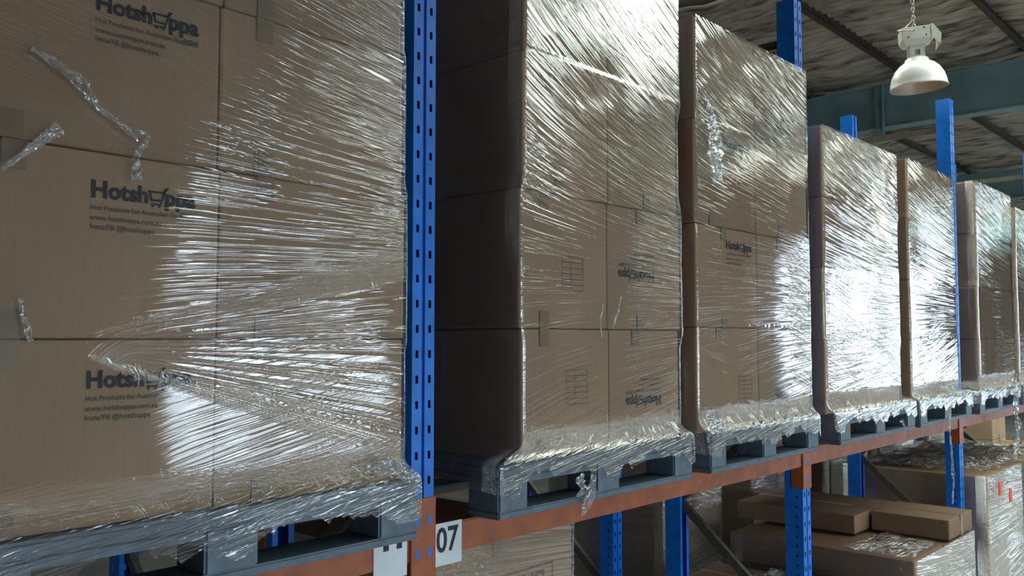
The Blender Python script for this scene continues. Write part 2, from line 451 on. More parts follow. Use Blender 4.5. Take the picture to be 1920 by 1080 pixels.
BEAM_Z0, BEAM_Z1 = 1.785, 1.88
def connector_mesh(s):
    """bracket plate over half of the post front, wrapped round its corner; s=+1 beam runs to +x"""
    bm = bmesh.new()
    x0, x1 = (0.0, 0.047) if s > 0 else (-0.047, 0.0)
    box(bm, x0, x1, -0.006, -0.002, -0.115, 0.185)
    xa = 0.045 if s > 0 else -0.049
    box(bm, xa, xa + 0.004, -0.006, 0.06, -0.115, 0.185)
    me = bpy.data.meshes.new('end_connector'); bm.to_mesh(me); bm.free(); me.materials.append(M['orange']); return me
def lug_mesh(s):
    """the keyhole slots of the connector, blue post showing in them"""
    bm = bmesh.new()
    cx = 0.0235 * s
    for z in (-0.07, 0.02, 0.115):
        n = 14
        vs = []
        for i in range(n):
            a = 2 * math.pi * i / n
            r = 0.011
            vs.append(bm.verts.new((cx + r * math.cos(a) * 0.75, -0.0066, z + r * math.sin(a) + (0.010 if math.sin(a) > 0.85 else 0))))
        bm.faces.new(vs)
    me = bpy.data.meshes.new('locking_slot'); bm.to_mesh(me); bm.free(); me.materials.append(M['blue']); return me
CON = {s: connector_mesh(s) for s in (-1, 1)}; LUG = {s: lug_mesh(s) for s in (-1, 1)}
def beam(xa, xb, y, label, group, flip=False):
    t = thing('rack_beam', ((xa + xb) / 2, y, BEAM_Z0), label, 'rack beam', group, math.pi if flip else 0)
    L = (xb - xa) - 0.098
    h = BEAM_Z1 - BEAM_Z0
    bm = bmesh.new(); box(bm, -L / 2, L / 2, 0.002, 0.05, 0, h)
    bmesh.ops.bevel(bm, geom=[e for e in bm.edges if abs(e.verts[0].co.x - e.verts[1].co.x) > 0.5], offset=0.004, segments=2, affect='EDGES')
    from_bm('beam_section', bm, M['orange'], t)
    for s in (1, -1):
        c = link('end_connector', CON[s], None, t); c.location = (-s * (xb - xa) / 2, 0, 0)
        l = link('locking_slot', LUG[s], None, c)
        l['label'] = 'blue post showing through the keyhole slots'
    return t
beams = {}
BTXT = {0: 'orange beam left of the 07 post under the nearest load', 1: 'orange beam carrying the 07 label under second and third loads',
        2: 'orange beam under the fourth and fifth wrapped loads', 3: 'orange beam under the sixth wrapped load at right'}
for k in range(0, 4):
    beams[k] = beam(P[k], P[k + 1], 0, BTXT[k], 'front beams of the front rack row')
    beam(P[k], P[k + 1], DEPTH, BTXT[k].replace('orange beam', 'rear orange beam'), 'back beams of the front rack row', True)
for k in range(1, 4):
    beam(P[k], P[k + 1], REAR_Y, 'orange beam of the rear rack row behind ' + ('second and third loads', 'fourth and fifth loads', 'sixth load')[k - 1], 'beams of the rear rack row')

# ------------------------------------------------------------------ lettering
_tmp = {}
def text_polys(body, size, bold=0.0, spacing=1.0):
    cu = bpy.data.curves.new('lettering', 'FONT'); cu.body = body; cu.size = size; cu.offset = bold; cu.space_character = spacing
    cu.resolution_u = 3
    o = bpy.data.objects.new('lettering', cu); C.objects.link(o)
    bpy.context.view_layer.update()
    dg = bpy.context.evaluated_depsgraph_get()
    me = o.evaluated_get(dg).to_mesh()
    v = [tuple(p.co[:2]) for p in me.vertices]; f = [tuple(p.vertices) for p in me.polygons]
    o.evaluated_get(dg).to_mesh_clear()
    C.objects.unlink(o); bpy.data.objects.remove(o); bpy.data.curves.remove(cu)
    return v, f
def put(bm, polys, ox, oz, xmax=None):
    v, f = polys
    vs = [bm.verts.new((x + ox, 0, z + oz)) for x, z in v]
    for p in f:
        try: bm.faces.new([vs[i] for i in p])
        except ValueError: pass
def width(polys): return max(x for x, _ in polys[0])
def stroke(bm, pts, w):
    for (x0, z0), (x1, z1) in zip(pts, pts[1:]):
        dx, dz = x1 - x0, z1 - z0; L = math.hypot(dx, dz); nx, nz = -dz / L * w / 2, dx / L * w / 2
        ex, ez = dx / L * w / 2, dz / L * w / 2
        bm.faces.new([bm.verts.new(p) for p in ((x0 - ex + nx, 0, z0 - ez + nz), (x0 - ex - nx, 0, z0 - ez - nz), (x1 + ex - nx, 0, z1 + ez - nz), (x1 + ex + nx, 0, z1 + ez + nz))])
def logo_meshes():
    bm = bmesh.new()
    S = 0.066
    a = text_polys('Hotsh', S, 0.0026, 1.0); put(bm, a, 0, 0)
    x = width(a) + 0.004
    # shopping trolley in place of the letter o
    stroke(bm, [(x + 0.052, 0.046), (x + 0.044, 0.034), (x + 0.000, 0.034), (x + 0.006, 0.010), (x + 0.034, 0.010)], 0.0068)
    stroke(bm, [(x + 0.056, 0.048), (x + 0.048, 0.044), (x + 0.042, 0.026), (x + 0.034, -0.002), (x + 0.006, -0.002)], 0.0052)
    for wx in (0.010, 0.030):
        vs = [bm.verts.new((x + wx + 0.0042 * math.cos(i * math.pi / 5), 0, -0.0075 + 0.0042 * math.sin(i * math.pi / 5))) for i in range(10)]
        bm.faces.new(vs)
    b = text_polys('ppa', S, 0.0026, 1.0); put(bm, b, x + 0.047, 0)
    W = x + 0.047 + width(b)
    c = text_polys('.com.au', 0.017, 0.0003); put(bm, c, W - width(c), -0.027)
    me1 = bpy.data.meshes.new('printed_logo'); 
    for v in bm.verts: v.co *= 0.242 / W
    bm.to_mesh(me1); bm.free(); me1.materials.append(M['ink'])
    bm = bmesh.new()
    put(bm, text_polys('Hot Products for Australian Shoppers', 0.0155, 0.0003), 0, -0.028)
    put(bm, text_polys('www.hotshoppa.com.au', 0.0165, 0.0003), 0, -0.050)
    put(bm, text_polys('Insta/FB @hotshoppa', 0.0165, 0.0003), 0, -0.070)
    me2 = bpy.data.meshes.new('printed_lines'); bm.to_mesh(me2); bm.free(); me2.materials.append(M['ink_faint'])
    return me1, me2
LOGO, LINES = logo_meshes()
def panel_mesh():
    """a faint printed panel of ruled lines"""
    bm = bmesh.new()
    for k in range(7): stroke(bm, [(0, 0.02 * k), (0.12, 0.02 * k)], 0.0022)
    stroke(bm, [(0, 0), (0, 0.12)], 0.0022); stroke(bm, [(0.12, 0), (0.12, 0.12)], 0.0022); stroke(bm, [(0.05, 0), (0.05, 0.12)], 0.0022)
    me = bpy.data.meshes.new('printed_panel'); bm.to_mesh(me); bm.free(); me.materials.append(M['ink_faint']); return me
PANEL = panel_mesh()

# beam labels: "07" on the beam right of the first post, a plain numbered label on the left beam
def beam_label(parent, x0, x1, body):
    bm = bmesh.new()
    # sticker bent over the beam: front strip plus top strip
    box(bm, x0, x1, -0.0005, 0.0015, -0.03, 0.099)
    st = from_bm('location_label', bm, M['sticker'], parent); st['label'] = 'white sticker with black numerals ' + body if body else 'white sticker with only the feet of its numerals showing'
    bm = bmesh.new()
    if body:
        p = text_polys(body, 0.105, 0.002); w = width(p)
        put(bm, p, 0, 0)
        for v in bm.verts:
            v.co = (x0 + 0.006 + (v.co.x) * (x1 - x0 - 0.02) / w, -0.0012, 0.012 + v.co.z)
    else:       # the numerals stand mostly above the beam edge, hidden by the pallet
        for a in (0.035, 0.085): box(bm, x0 + a, x0 + a + 0.02, -0.0013, -0.0004, 0.052, 0.099)
    from_bm('label_numerals', bm, M['ink'], st)
Lh = BAY / 2
beam_label(beams[1], -Lh + 0.050, -Lh + 0.165, '07')
beam_label(beams[0], Lh - 0.185, Lh - 0.06, '')

# ------------------------------------------------------------------ plastic pallets
def pallet_meshes():
    W = 1.165; h = W / 2
    out = {}
    bm = bmesh.new(); box(bm, -h, h, -h, h, 0.125, 0.165)
    bmesh.ops.bevel(bm, geom=list(bm.edges), offset=0.008, segments=2, affect='EDGES')
    for s in (-1, 1):
        box(bm, -h + 0.01, h - 0.01, s * (h - 0.02) - 0.012, s * (h - 0.02) + 0.012, 0.105, 0.13)
        box(bm, s * (h - 0.02) - 0.012, s * (h - 0.02) + 0.012, -h + 0.01, h - 0.01, 0.105, 0.13)
    me = bpy.data.meshes.new('deck'); bm.to_mesh(me); bm.free(); me.materials.append(M['pallet']); out['deck'] = me
    bm = bmesh.new(); box(bm, -0.07, 0.07, -0.07, 0.07, 0.02, 0.128)
    bmesh.ops.bevel(bm, geom=list(bm.edges), offset=0.006, segments=2, affect='EDGES')
    me = bpy.data.meshes.new('block'); bm.to_mesh(me); bm.free(); me.materials.append(M['pallet']); out['block'] = me
    bm = bmesh.new(); box(bm, -h, h, -0.07, 0.07, 0.0, 0.024)
    bmesh.ops.bevel(bm, geom=list(bm.edges), offset=0.005, segments=2, affect='EDGES')
    me = bpy.data.meshes.new('runner'); bm.to_mesh(me); bm.free(); me.materials.append(M['pallet']); out['runner'] = me
    return out
PM = pallet_meshes()
def pallet(x0, yf, z, label, group, w=1.165):
    t = thing('plastic_pallet', (x0 + w / 2, yf + 1.165 / 2, z), label, 'pallet', group)
    t.scale = (w / 1.165, 1, 1)
    link('deck', PM['deck'], None, t)
    for i in (-1, 0, 1):
        r = link('runner', PM['runner'], None, t); r.location = (0, i * 0.5125, 0)
        for j in (-1, 0, 1):
            b = link('block', PM['block'], None, t); b.location = (j * 0.5125, i * 0.5125, 0)
    return t

# ------------------------------------------------------------------ cartons
def carton(x0, x1, y0, y1, z0, z1, label, group, m='carton', tape=True, r=0.009, tx=0.0):
    cx, cy = (x0 + x1) / 2, (y0 + y1) / 2
    w, d, h = (x1 - x0) / 2, (y1 - y0) / 2, z1 - z0
    bm = bmesh.new(); box(bm, -w, w, -d, d, 0, h)
    bmesh.ops.subdivide_edges(bm, edges=list(bm.edges), cuts=3, use_grid_fill=True)
    ph = rng.random() * 9
    for v in bm.verts:      # hand-packed cartons bulge and dent a little
        fx = 1 - (v.co.x / w) ** 2; fz = 1 - (2 * v.co.z / h - 1) ** 2; fy = 1 - (v.co.y / d) ** 2
        if abs(v.co.y) > d - 1e-4: v.co.y += math.copysign(0.004 * fx * fz, v.co.y)
        if abs(v.co.x) > w - 1e-4: pass
    sharp = [e for e in bm.edges if len(e.link_faces) == 2 and e.calc_face_angle(0) > 0.8]
    bmesh.ops.bevel(bm, geom=sharp, offset=r, segments=2, affect='EDGES', profile=0.6)
    o = from_bm('cardboard_carton', bm, M[m])
    o.location = (cx, cy, z0)
    tag(o, label, 'carton', group)
    if tape:
        bm = bmesh.new()
        # tape along the top flap join, folded down over the front and back ends
        box(bm, tx - 0.024, tx + 0.024, -d - 0.0045, d + 0.0045, h - 0.0005, h + 0.0006)
        box(bm, tx - 0.024, tx + 0.024, -d - 0.0045, -d - 0.002, h - 0.06, h)
        box(bm, tx - 0.024, tx + 0.024, -d - 0.0045, -d - 0.002, 0.0, 0.06)
        from_bm('packing_tape', bm, M['tape'], o)
    return o
def on_front(o, me, x, z, flip=False, dy=-0.0062):
    """put a print on the carton's aisle face; x, z in world"""
    c = link(me.name.split('.')[0], me, None, o)
    b = [v[1] for v in o.bound_box]
    c.location = (x - o.location.x, min(b) - 0.001, z - o.location.z)
    if flip: c.rotation_euler = (0, math.pi, 0)
    return c
def logo(o, x, z, flip=False):
    on_front(o, LOGO, x, z, flip); on_front(o, LINES, x, z, flip)

# ------------------------------------------------------------------ stretch wrap round a load
def wrap(name, label, group, ext, zt, zb, pal, field, matname='film', nfront=110, nrow=200, ragged=0.05, flare=True, side=10, amp=1.0):
    """ext(z) -> (x0, x1, y0, y1) of the load at height z (array); pal = (x0, x1, y0, y1, ztop) of the pallet edge it flares to.
    field(X, Z) -> (along_a, across_a, weight_a, along_b, across_b, weight_b) on the front."""
    rr = 0.014
    ol = []                                    # outline (cx, cy, ox, oy, side) counter-clockwise seen from above
    arc = [(-1, 0), (-.92, -.38), (-.7, -.7), (-.38, -.92)]
    def corner(cx, cy, sx, sy, first):
        a = [(math.cos(t), math.sin(t)) for t in np.linspace(first, first + math.pi / 2, 5)]
        return [(cx, cy, p, q) for p, q in a]
    ol += [(*c, 0) for c in corner(0, 0, -1, -1, math.pi)]
    ol += [(t, 0, 0, -1, 0) for t in np.linspace(0, 1, nfront)[1:-1]]
    ol += [(*c, 0) for c in corner(1, 0, 1, -1, -math.pi / 2)]
    ol += [(1, t, 1, 0, 1) for t in np.linspace(0, 1, side * 2)[1:-1]]
    ol += [(*c, 2) for c in corner(1, 1, 1, 1, 0)]
    ol += [(t, 1, 0, 1, 2) for t in np.linspace(1, 0, side)[1:-1]]
    ol += [(*c, 2) for c in corner(0, 1, -1, 1, math.pi / 2)]
    ol += [(0, t, -1, 0, 3) for t in np.linspace(1, 0, side * 2)[1:-1]]
    ol = np.array(ol)
    nc = len(ol)
    ztop_p = pal[4]
    # ragged lower edge: pulled tight at the blocks, arched up between them
    per = np.linspace(0, 1, nc)
    fx = ol[:, 0]
    arch = np.abs(np.sin(fx * 2 * math.pi)) * 0.05 if flare else 0
    zlow = zb + ragged * (vnoise(per * 34, per * 0, 4.0 + zb) - 0.5) - ragged * 0.7 * np.maximum(0, vnoise(per * 110, per * 0, 8.0) - 0.6) + arch
    rows = np.linspace(0, 1, nrow)
    rows = 1 - (1 - rows) ** 0.85
    Z = zt + 0.004 + (zlow[None, :] - zt) * rows[:, None]
    x0, x1, y0, y1 = ext(Z)
    if flare:
        k = sstep(ztop_p + 0.06 + 0.02 * vnoise(per * 9, 0 * per, 2.0), ztop_p + 0.008, Z) ** 1.6
        x0 = x0 + (np.minimum(pal[0], x0) - x0) * k; x1 = x1 + (np.maximum(pal[1], x1) - x1) * k
        y0 = y0 + (np.minimum(pal[2], y0) - y0) * k; y1 = y1 + (np.maximum(pal[3], y1) - y1) * k
    off = 0.009
    x0, x1, y0, y1 = x0 - off, x1 + off, y0 - off, y1 + off
    cx, cy, ox, oy, sd = (ol[:, i][None, :] for i in range(5))
    Xp = (x0 + rr) + cx * (x1 - x0 - 2 * rr) + ox * rr
    Yp = (y0 + rr) + cy * (y1 - y0 - 2 * rr) + oy * rr
    front = (sd == 0) * np.ones_like(Z)
    Xs = np.where(sd == 0, Xp, np.where(sd == 2, 3 - Xp, Yp * 1.0 + 5))
    ga, ha, wa, gb, hb, wb = field(Xs, Z)
    low = sstep(ztop_p + 0.12, ztop_p - 0.03, Z) * (1.0 if flare else 0.3)
    # stretch wrinkles and slack of the sheet itself
    big = vnoise(ga * 1.5, ha * 7, 1.3) - 0.5
    mid = vnoise(gb * 2.2, hb * 20, 2.7) - 0.5
    fine = vnoise(ga * 2.0, ha * 36, 3.9) - 0.5
    tens = vnoise(Xs * 1.3 + 0.3 * Z, (Z - 0.22 * Xs) * 42, 6.1) - 0.5      # tension folds where the film is drawn round the pallet
    disp = np.clip((0.0022 * big + 0.0007 * mid * (0.3 + wb) + 0.0006 * fine * (0.3 + wa) + 0.0045 * tens * low) * amp, -0.003, 0.02)
    Xp = Xp + ox * disp; Yp = Yp + oy * disp
    P3 = np.stack([Xp, Yp, Z], -1)
    lw = np.clip(low * 1.6, 0, 1)
    ha = ha * (1 - lw) + (Z - 0.16 * Xs) * lw; hb = hb * (1 - lw) + (Z - 0.30 * Xs) * lw
    A = np.stack([ga, ha, np.maximum(wa, 1.6 * low)], -1); B = np.stack([gb, hb, np.maximum(wb, 0.8 * low)], -1)
    me = grid_mesh('stretch_wrap', P3, close=True, attrs={'streak_a': A, 'streak_b': B})
    o = link(name, me, M[matname])
    return tag(o, label, 'stretch wrap', group)
def field_std(k, zm, xc, sl_b, seed, wa=1.0, wb=0.7, base=0.0):
    def f(X, Z):
        warp = 0.03 * (vnoise(X * 2.0, Z * 2.0, seed) - 0.5)
        ha = Z + k * (Z - zm) * (X - xc) + base * X + warp
        hb = Z + sl_b * X + 0.06 * (vnoise(X * 3.0, Z * 2.0, seed + 1) - 0.5)
        na = vnoise(X * 3.0 + 9, Z * 2.6 + 3, seed + 2); nb = vnoise(X * 3.5 + 2, Z * 3.0 + 1, seed + 3)
        return X, ha, wa * (0.22 + 0.78 * sstep(0.15, 0.7, na)), X * 1.1 + 4, hb, wb * sstep(0.35, 0.85, nb)
    return f

def field_one(X, Z):
    ga, ha, wa, gb, hb, wb = field_std(0.55, 2.75, 0.95, 0.18, 11)(X, Z)
    m = 0.22 + 0.78 * sstep(0.96, 1.10, X + 0.05 * (vnoise(Z * 6, X * 0, 4) - 0.5))
    # a second turn of film gathered at the seam of the bottom cartons, spreading like a fan
    px, pz = 0.70, 2.437
    dx = np.maximum(X - px, 0.03)
    sl = (Z - pz) / dx
    fan = sstep(0.76, 0.90, X) * (1 - sstep(0.22, 0.34, np.abs(sl + 0.04)))
    hb = hb * (1 - fan) + (sl * 0.6 + 2.4) * fan
    return ga, ha, wa * m * (1 - 0.6 * fan), gb, hb, np.maximum(wb * m, 1.1 * fan)
def field_two(X, Z):
    ga, ha, wa, gb, hb, wb = field_std(0.75, 2.62, 2.3, 0.35, 23, wa=0.9)(X, Z)
    m = 0.4 + 0.6 * sstep(2.45, 2.9, Z)
    return ga, ha, wa * m, gb, hb, wb * m
def field_three(X, Z):
    ga, ha, wa, gb, hb, wb = field_std(0.45, 2.7, 3.4, 0.3, 37, wa=0.9, wb=0.7)(X, Z)
    m = np.maximum(sstep(3.3, 3.65, Z) * (1 - 0.5 * sstep(3.9, 4.3, X)), sstep(4.0, 4.25, X) * (1 - sstep(2.75, 3.0, Z)))
    m = 0.2 + 0.8 * m
    return ga, ha, wa * m, gb, hb, wb * m
# ------------------------------------------------------------------ the wrapped pallet loads on the beams
DECK_Z = BEAM_Z1 + 0.165
LOAD = {1: 'wrapped load nearest the camera', 2: 'wrapped load right of 07 label', 3: 'third wrapped load from the camera',
        4: 'fourth wrapped load from the camera', 5: 'fifth wrapped load from the camera', 6: 'sixth wrapped load from the camera', 7: 'seventh load at the right edge of the photo'}
LAYER = {0: 'bottom layer', 1: 'second layer up', 2: 'third layer up', 3: 'fourth layer up', 4: 'fifth layer up'}
def load(n, px0, pw, bx0, bx1, by0, heights, jit, fld, wkw=None, tape=True):
    px0 += 0.03
    pallet(px0, -0.10, BEAM_Z1 + 0.001, 'grey plastic pallet under the ' + LOAD[n], 'grey plastic pallets on the beams', pw)
    z = DECK_Z + 0.002
    cs = []; lay = []
    for i, h in enumerate(heights):
        d = jit[i % len(jit)]; e = jit[(i * 2 + 1) % len(jit)]
        xm = (bx0 + bx1) / 2 + d * 0.6
        row = []
        for s, (a, b) in enumerate(((bx0 + d, xm - 0.001), (xm + 0.001, bx1 + e))):
            lb = 'brown carton, %s, %s half, %s' % (LAYER[i], ('left', 'right')[s], LOAD[n])
            row.append(carton(a, b, by0 + 0.3 * abs(d), by0 + 1.06, z + 0.001, z + h - 0.001, lb, 'cartons on the ' + LOAD[n], tape=tape, tx=-0.17 if n == 1 else rng.uniform(-0.14, 0.02)))
        cs.append(row); lay.append((z, z + h, bx0 + d, bx1 + e, by0 + 0.3 * abs(d) - 0.004))
        z += h
    zt = z
    def ext(Z):
        X0_ = np.full_like(Z, 1e3); X1_ = np.full_like(Z, -1e3); Y0_ = np.full_like(Z, 1e3)
        for a, b, xa, xb, ya in lay:        # the film bridges from a carton that stands proud to its neighbours
            d = 0.35 * np.maximum(0, np.maximum(a - 0.012 - Z, Z - b - 0.012))
            X0_ = np.minimum(X0_, xa + d); X1_ = np.maximum(X1_, xb - d); Y0_ = np.minimum(Y0_, ya + d)
        return X0_, X1_, Y0_, np.full_like(Z, by0 + 1.065)
    kw = dict(zt=zt, zb=BEAM_Z1 + 0.075, pal=(px0 - 0.002, px0 + pw + 0.002, -0.103, 1.065, DECK_Z))
    kw.update(wkw or {})
    wr = wrap('stretch_wrap', 'clear glossy stretch film round the ' + LOAD[n], 'stretch film round the pallet loads', ext, field=fld, **kw)
    return cs, wr
J = [0.0, 0.006, 0.012, -0.004, 0.004]
c1, w1 = load(1, 0.51, 1.165, 0.512, 1.672, -0.06, [0.402, 0.41, 0.405, 0.405, 0.4], [0.0, 0.004, -0.006, 0.010, -0.004],
              field_one, dict(nfront=150, nrow=260, zb=BEAM_Z1 + 0.055))
c2, w2 = load(2, 2.01, 1.155, 2.19, 3.165, -0.06, [0.437, 0.472, 0.47, 0.47], [0.0, -0.008, 0.006, 0.014],
              field_two, dict(nfront=130, nrow=240))
c3, w3 = load(3, 3.315, 1.08, 3.30, 4.418, -0.06, [0.452, 0.447, 0.45, 0.455], [0.0, 0.004, -0.004, 0.008],
              field_three, dict(nfront=110, nrow=220))
c4, w4 = load(4, 4.67, 1.18, 4.61, 5.74, -0.06, [0.395, 0.39, 0.385, 0.39], [0.0, -0.01, 0.004, 0.008],
              field_std(0.35, 2.6, 4.7, 0.25, 41), dict(nfront=100, nrow=200))
c5, w5 = load(5, 5.95, 1.12, 5.93, 6.90, -0.06, [0.395, 0.39, 0.40, 0.39], [0.0, 0.008, -0.004, 0.004],
              field_std(0.3, 2.6, 6.0, -0.2, 53, wa=0.4, wb=0.5), dict(nfront=90, nrow=180))
c6, w6 = load(6, 7.285, 1.16, 7.46, 8.52, -0.06, [0.40, 0.405, 0.415, 0.41], [0.0, -0.006, 0.008, 0.004],
              field_std(0.3, 2.6, 7.4, 0.2, 61, wa=0.45, wb=0.5), dict(nfront=80, nrow=160))
c7, w7 = load(7, 8.60, 1.16, 8.66, 9.70, -0.06, [0.40, 0.40, 0.40, 0.35], [0.0, 0.01, -0.005, 0.0],
              field_std(0.3, 2.6, 8.7, 0.2, 67, wa=0.7), dict(nfront=60, nrow=120))

# prints on the cartons that the photograph shows
for i, z in ((0, 2.345), (1, 2.758), (2, 3.172)):
    logo(c1[i][0], 0.788, z)
logo(c1[3][0], 0.788, 3.58)
logo(c2[0][1], 3.02, 2.225, True); on_front(c2[0][0], PANEL, 2.42, 2.22)
on_front(c2[1][0], PANEL, 2.40, 2.62); logo(c2[1][1], 2.98, 2.71, True)
logo(c3[2][0], 3.55, 3.315); on_front(c3[2][1], PANEL, 4.08, 3.20)
logo(c3[1][0], 3.56, 2.855); on_front(c3[1][1], PANEL, 4.08, 2.78)
logo(c3[3][1], 4.30, 3.50, True); logo(c3[0][1], 4.26, 2.185, True); on_front(c3[0][0], PANEL, 3.66, 2.16)
on_front(c4[3][0], PANEL, 4.98, 3.38); on_front(c4[1][1], PANEL, 5.3, 2.6)
logo(c5[3][1], 6.75, 3.34, True)

# ------------------------------------------------------------------ gathered ropes, clumps and torn tails of film
def film_strand(parent, pts, w, crumple=0.012, n=46, seed=0, label=None):
    r_ = np.random.RandomState(seed)
    pts = np.array(pts, float)
    t = np.linspace(0, len(pts) - 1, n)
    path = np.stack([np.interp(t, range(len(pts)), pts[:, i]) for i in range(3)], -1)
    for _ in range(3): path[1:-1] = (path[:-2] + path[1:-1] * 2 + path[2:]) / 4
    d = np.gradient(path, axis=0); d /= np.linalg.norm(d, axis=1)[:, None] + 1e-9
    side = np.stack([d[:, 2], 0 * d[:, 0], -d[:, 0]], -1)          # lies in the plane of the load's face
    m = 9
    ws = np.array(w if hasattr(w, '__len__') else [w, w], float)
    ww = np.interp(np.linspace(0, 1, n), np.linspace(0, 1, len(ws)), ws) * (0.75 + 0.5 * r_.rand(n))
    a = np.linspace(-0.5, 0.5, m)
    Pm = path[:, None, :] + side[:, None, :] * (a[None, :, None] * ww[:, None, None])
    u, v = np.meshgrid(a * 9, np.linspace(0, n / 4, n))
    Pm[:, :, 1] -= 0.004 + crumple * (vnoise(u, v, seed + 0.5) + 0.6 * vnoise(u * 2.3, v * 2.1, seed + 7.5))
    Pm[:, :, 2] += 0.5 * crumple * (vnoise(u + 40, v, seed) - 0.5)
    att = np.stack([v * 0.05, u * 0.02 + v * 0.01, np.ones_like(u) * 1.5], -1)
    o = link('film_strand', grid_mesh('film_strand', Pm, attrs={'streak_a': att, 'streak_b': att + 0.3}), M['strand'], parent)
    if label: o['label'] = label
    return o
film_strand(w1, [(0.65, -0.085, 3.043), (0.697, -0.085, 3.023), (0.751, -0.085, 2.99), (0.786, -0.085, 2.944), (0.827, -0.085, 2.923), (0.875, -0.085, 2.893)], [0.008, 0.018, 0.03, 0.014, 0.012, 0.018], 0.010, 60, 1, 'gathered rope of film')
film_strand(w1, [(0.868, -0.09, 2.91), (0.897, -0.09, 2.90), (0.880, -0.09, 2.875), (0.868, -0.09, 2.845), (0.871, -0.09, 2.80)], [0.008, 0.012, 0.02, 0.026], 0.014, 40, 2, 'gathered rope of film')
film_strand(w1, [(0.603, -0.085, 2.785), (0.646, -0.085, 2.829), (0.69, -0.085, 2.87), (0.711, -0.085, 2.89)], [0.01, 0.02, 0.03], 0.008, 36, 3)
film_strand(w1, [(0.644, -0.085, 2.531), (0.65, -0.085, 2.498), (0.659, -0.085, 2.472), (0.664, -0.085, 2.445)], [0.006, 0.014, 0.012], 0.008, 30, 4)
film_strand(w1, [(1.50, -0.10, 2.099), (1.56, -0.105, 2.10), (1.611, -0.11, 2.086), (1.68, -0.12, 2.044)], [0.03, 0.045, 0.03, 0.02], 0.016, 40, 5, 'crumpled corner of film')
film_strand(w1, [(1.565, -0.10, 2.125), (1.60, -0.105, 2.105), (1.64, -0.11, 2.07)], [0.012, 0.025, 0.02], 0.012, 30, 6)
film_strand(w3, [(3.32, -0.085, 3.523), (3.375, -0.085, 3.409), (3.412, -0.085, 3.323), (3.423, -0.085, 3.23), (3.43, -0.085, 3.125)], [0.02, 0.07, 0.11, 0.13, 0.08], 0.016, 70, 7, 'crumpled slack of film')
film_strand(w3, [(3.30, -0.09, 2.152), (3.32, -0.095, 2.10), (3.38, -0.10, 2.078), (3.40, -0.105, 2.05)], [0.03, 0.09, 0.08, 0.03], 0.028, 40, 8, 'crumpled corner of film')
film_strand(w2, [(2.501, -0.115, 1.975), (2.47, -0.115, 1.897), (2.431, -0.115, 1.845)], [0.03, 0.06, 0.04, 0.012], 0.006, 40, 9, 'torn tail of film')
film_strand(w2, [(2.42, -0.112, 1.98), (2.44, -0.115, 1.93), (2.40, -0.115, 1.915)], [0.05, 0.03, 0.01], 0.006, 26, 10, 'torn tail of film')
film_strand(w2, [(2.601, -0.085, 2.576), (2.581, -0.085, 2.518), (2.59, -0.085, 2.456)], [0.006, 0.012, 0.008], 0.006, 30, 11)
film_strand(w2, [(2.714, -0.085, 2.61), (2.69, -0.085, 2.549), (2.656, -0.085, 2.49)], [0.006, 0.014, 0.008], 0.006, 30, 12)
film_strand(w5, [(6.194, -0.085, 3.143), (6.1, -0.085, 3.029), (5.96, -0.085, 2.912)], [0.02, 0.09, 0.03], 0.018, 40, 13)
film_strand(w5, [(6.472, -0.12, 1.981), (6.43, -0.125, 1.858), (6.456, -0.125, 1.677), (6.486, -0.125, 1.496), (6.448, -0.125, 1.34)], [0.05, 0.03, 0.035, 0.045, 0.02], 0.014, 70, 14, 'long torn tail of film hanging below the beam')
film_strand(w5, [(6.301, -0.1, 2.123), (6.60, -0.1, 2.095), (6.88, -0.11, 2.045)], [0.02, 0.05, 0.03], 0.02, 40, 15)
film_strand(w6, [(8.192, -0.115, 2.166), (8.142, -0.12, 1.907), (8.199, -0.12, 1.686), (8.12, -0.12, 1.56), (8.07, -0.12, 1.47)], [0.08, 0.12, 0.09, 0.13, 0.05], 0.03, 90, 16, 'long torn tail of film hanging below the beam')
film_strand(w4, [(5.56, -0.112, 1.96), (5.585, -0.12, 1.918), (5.628, -0.12, 1.86)], [0.04, 0.025, 0.012], 0.012, 26, 17, 'torn tail of film')

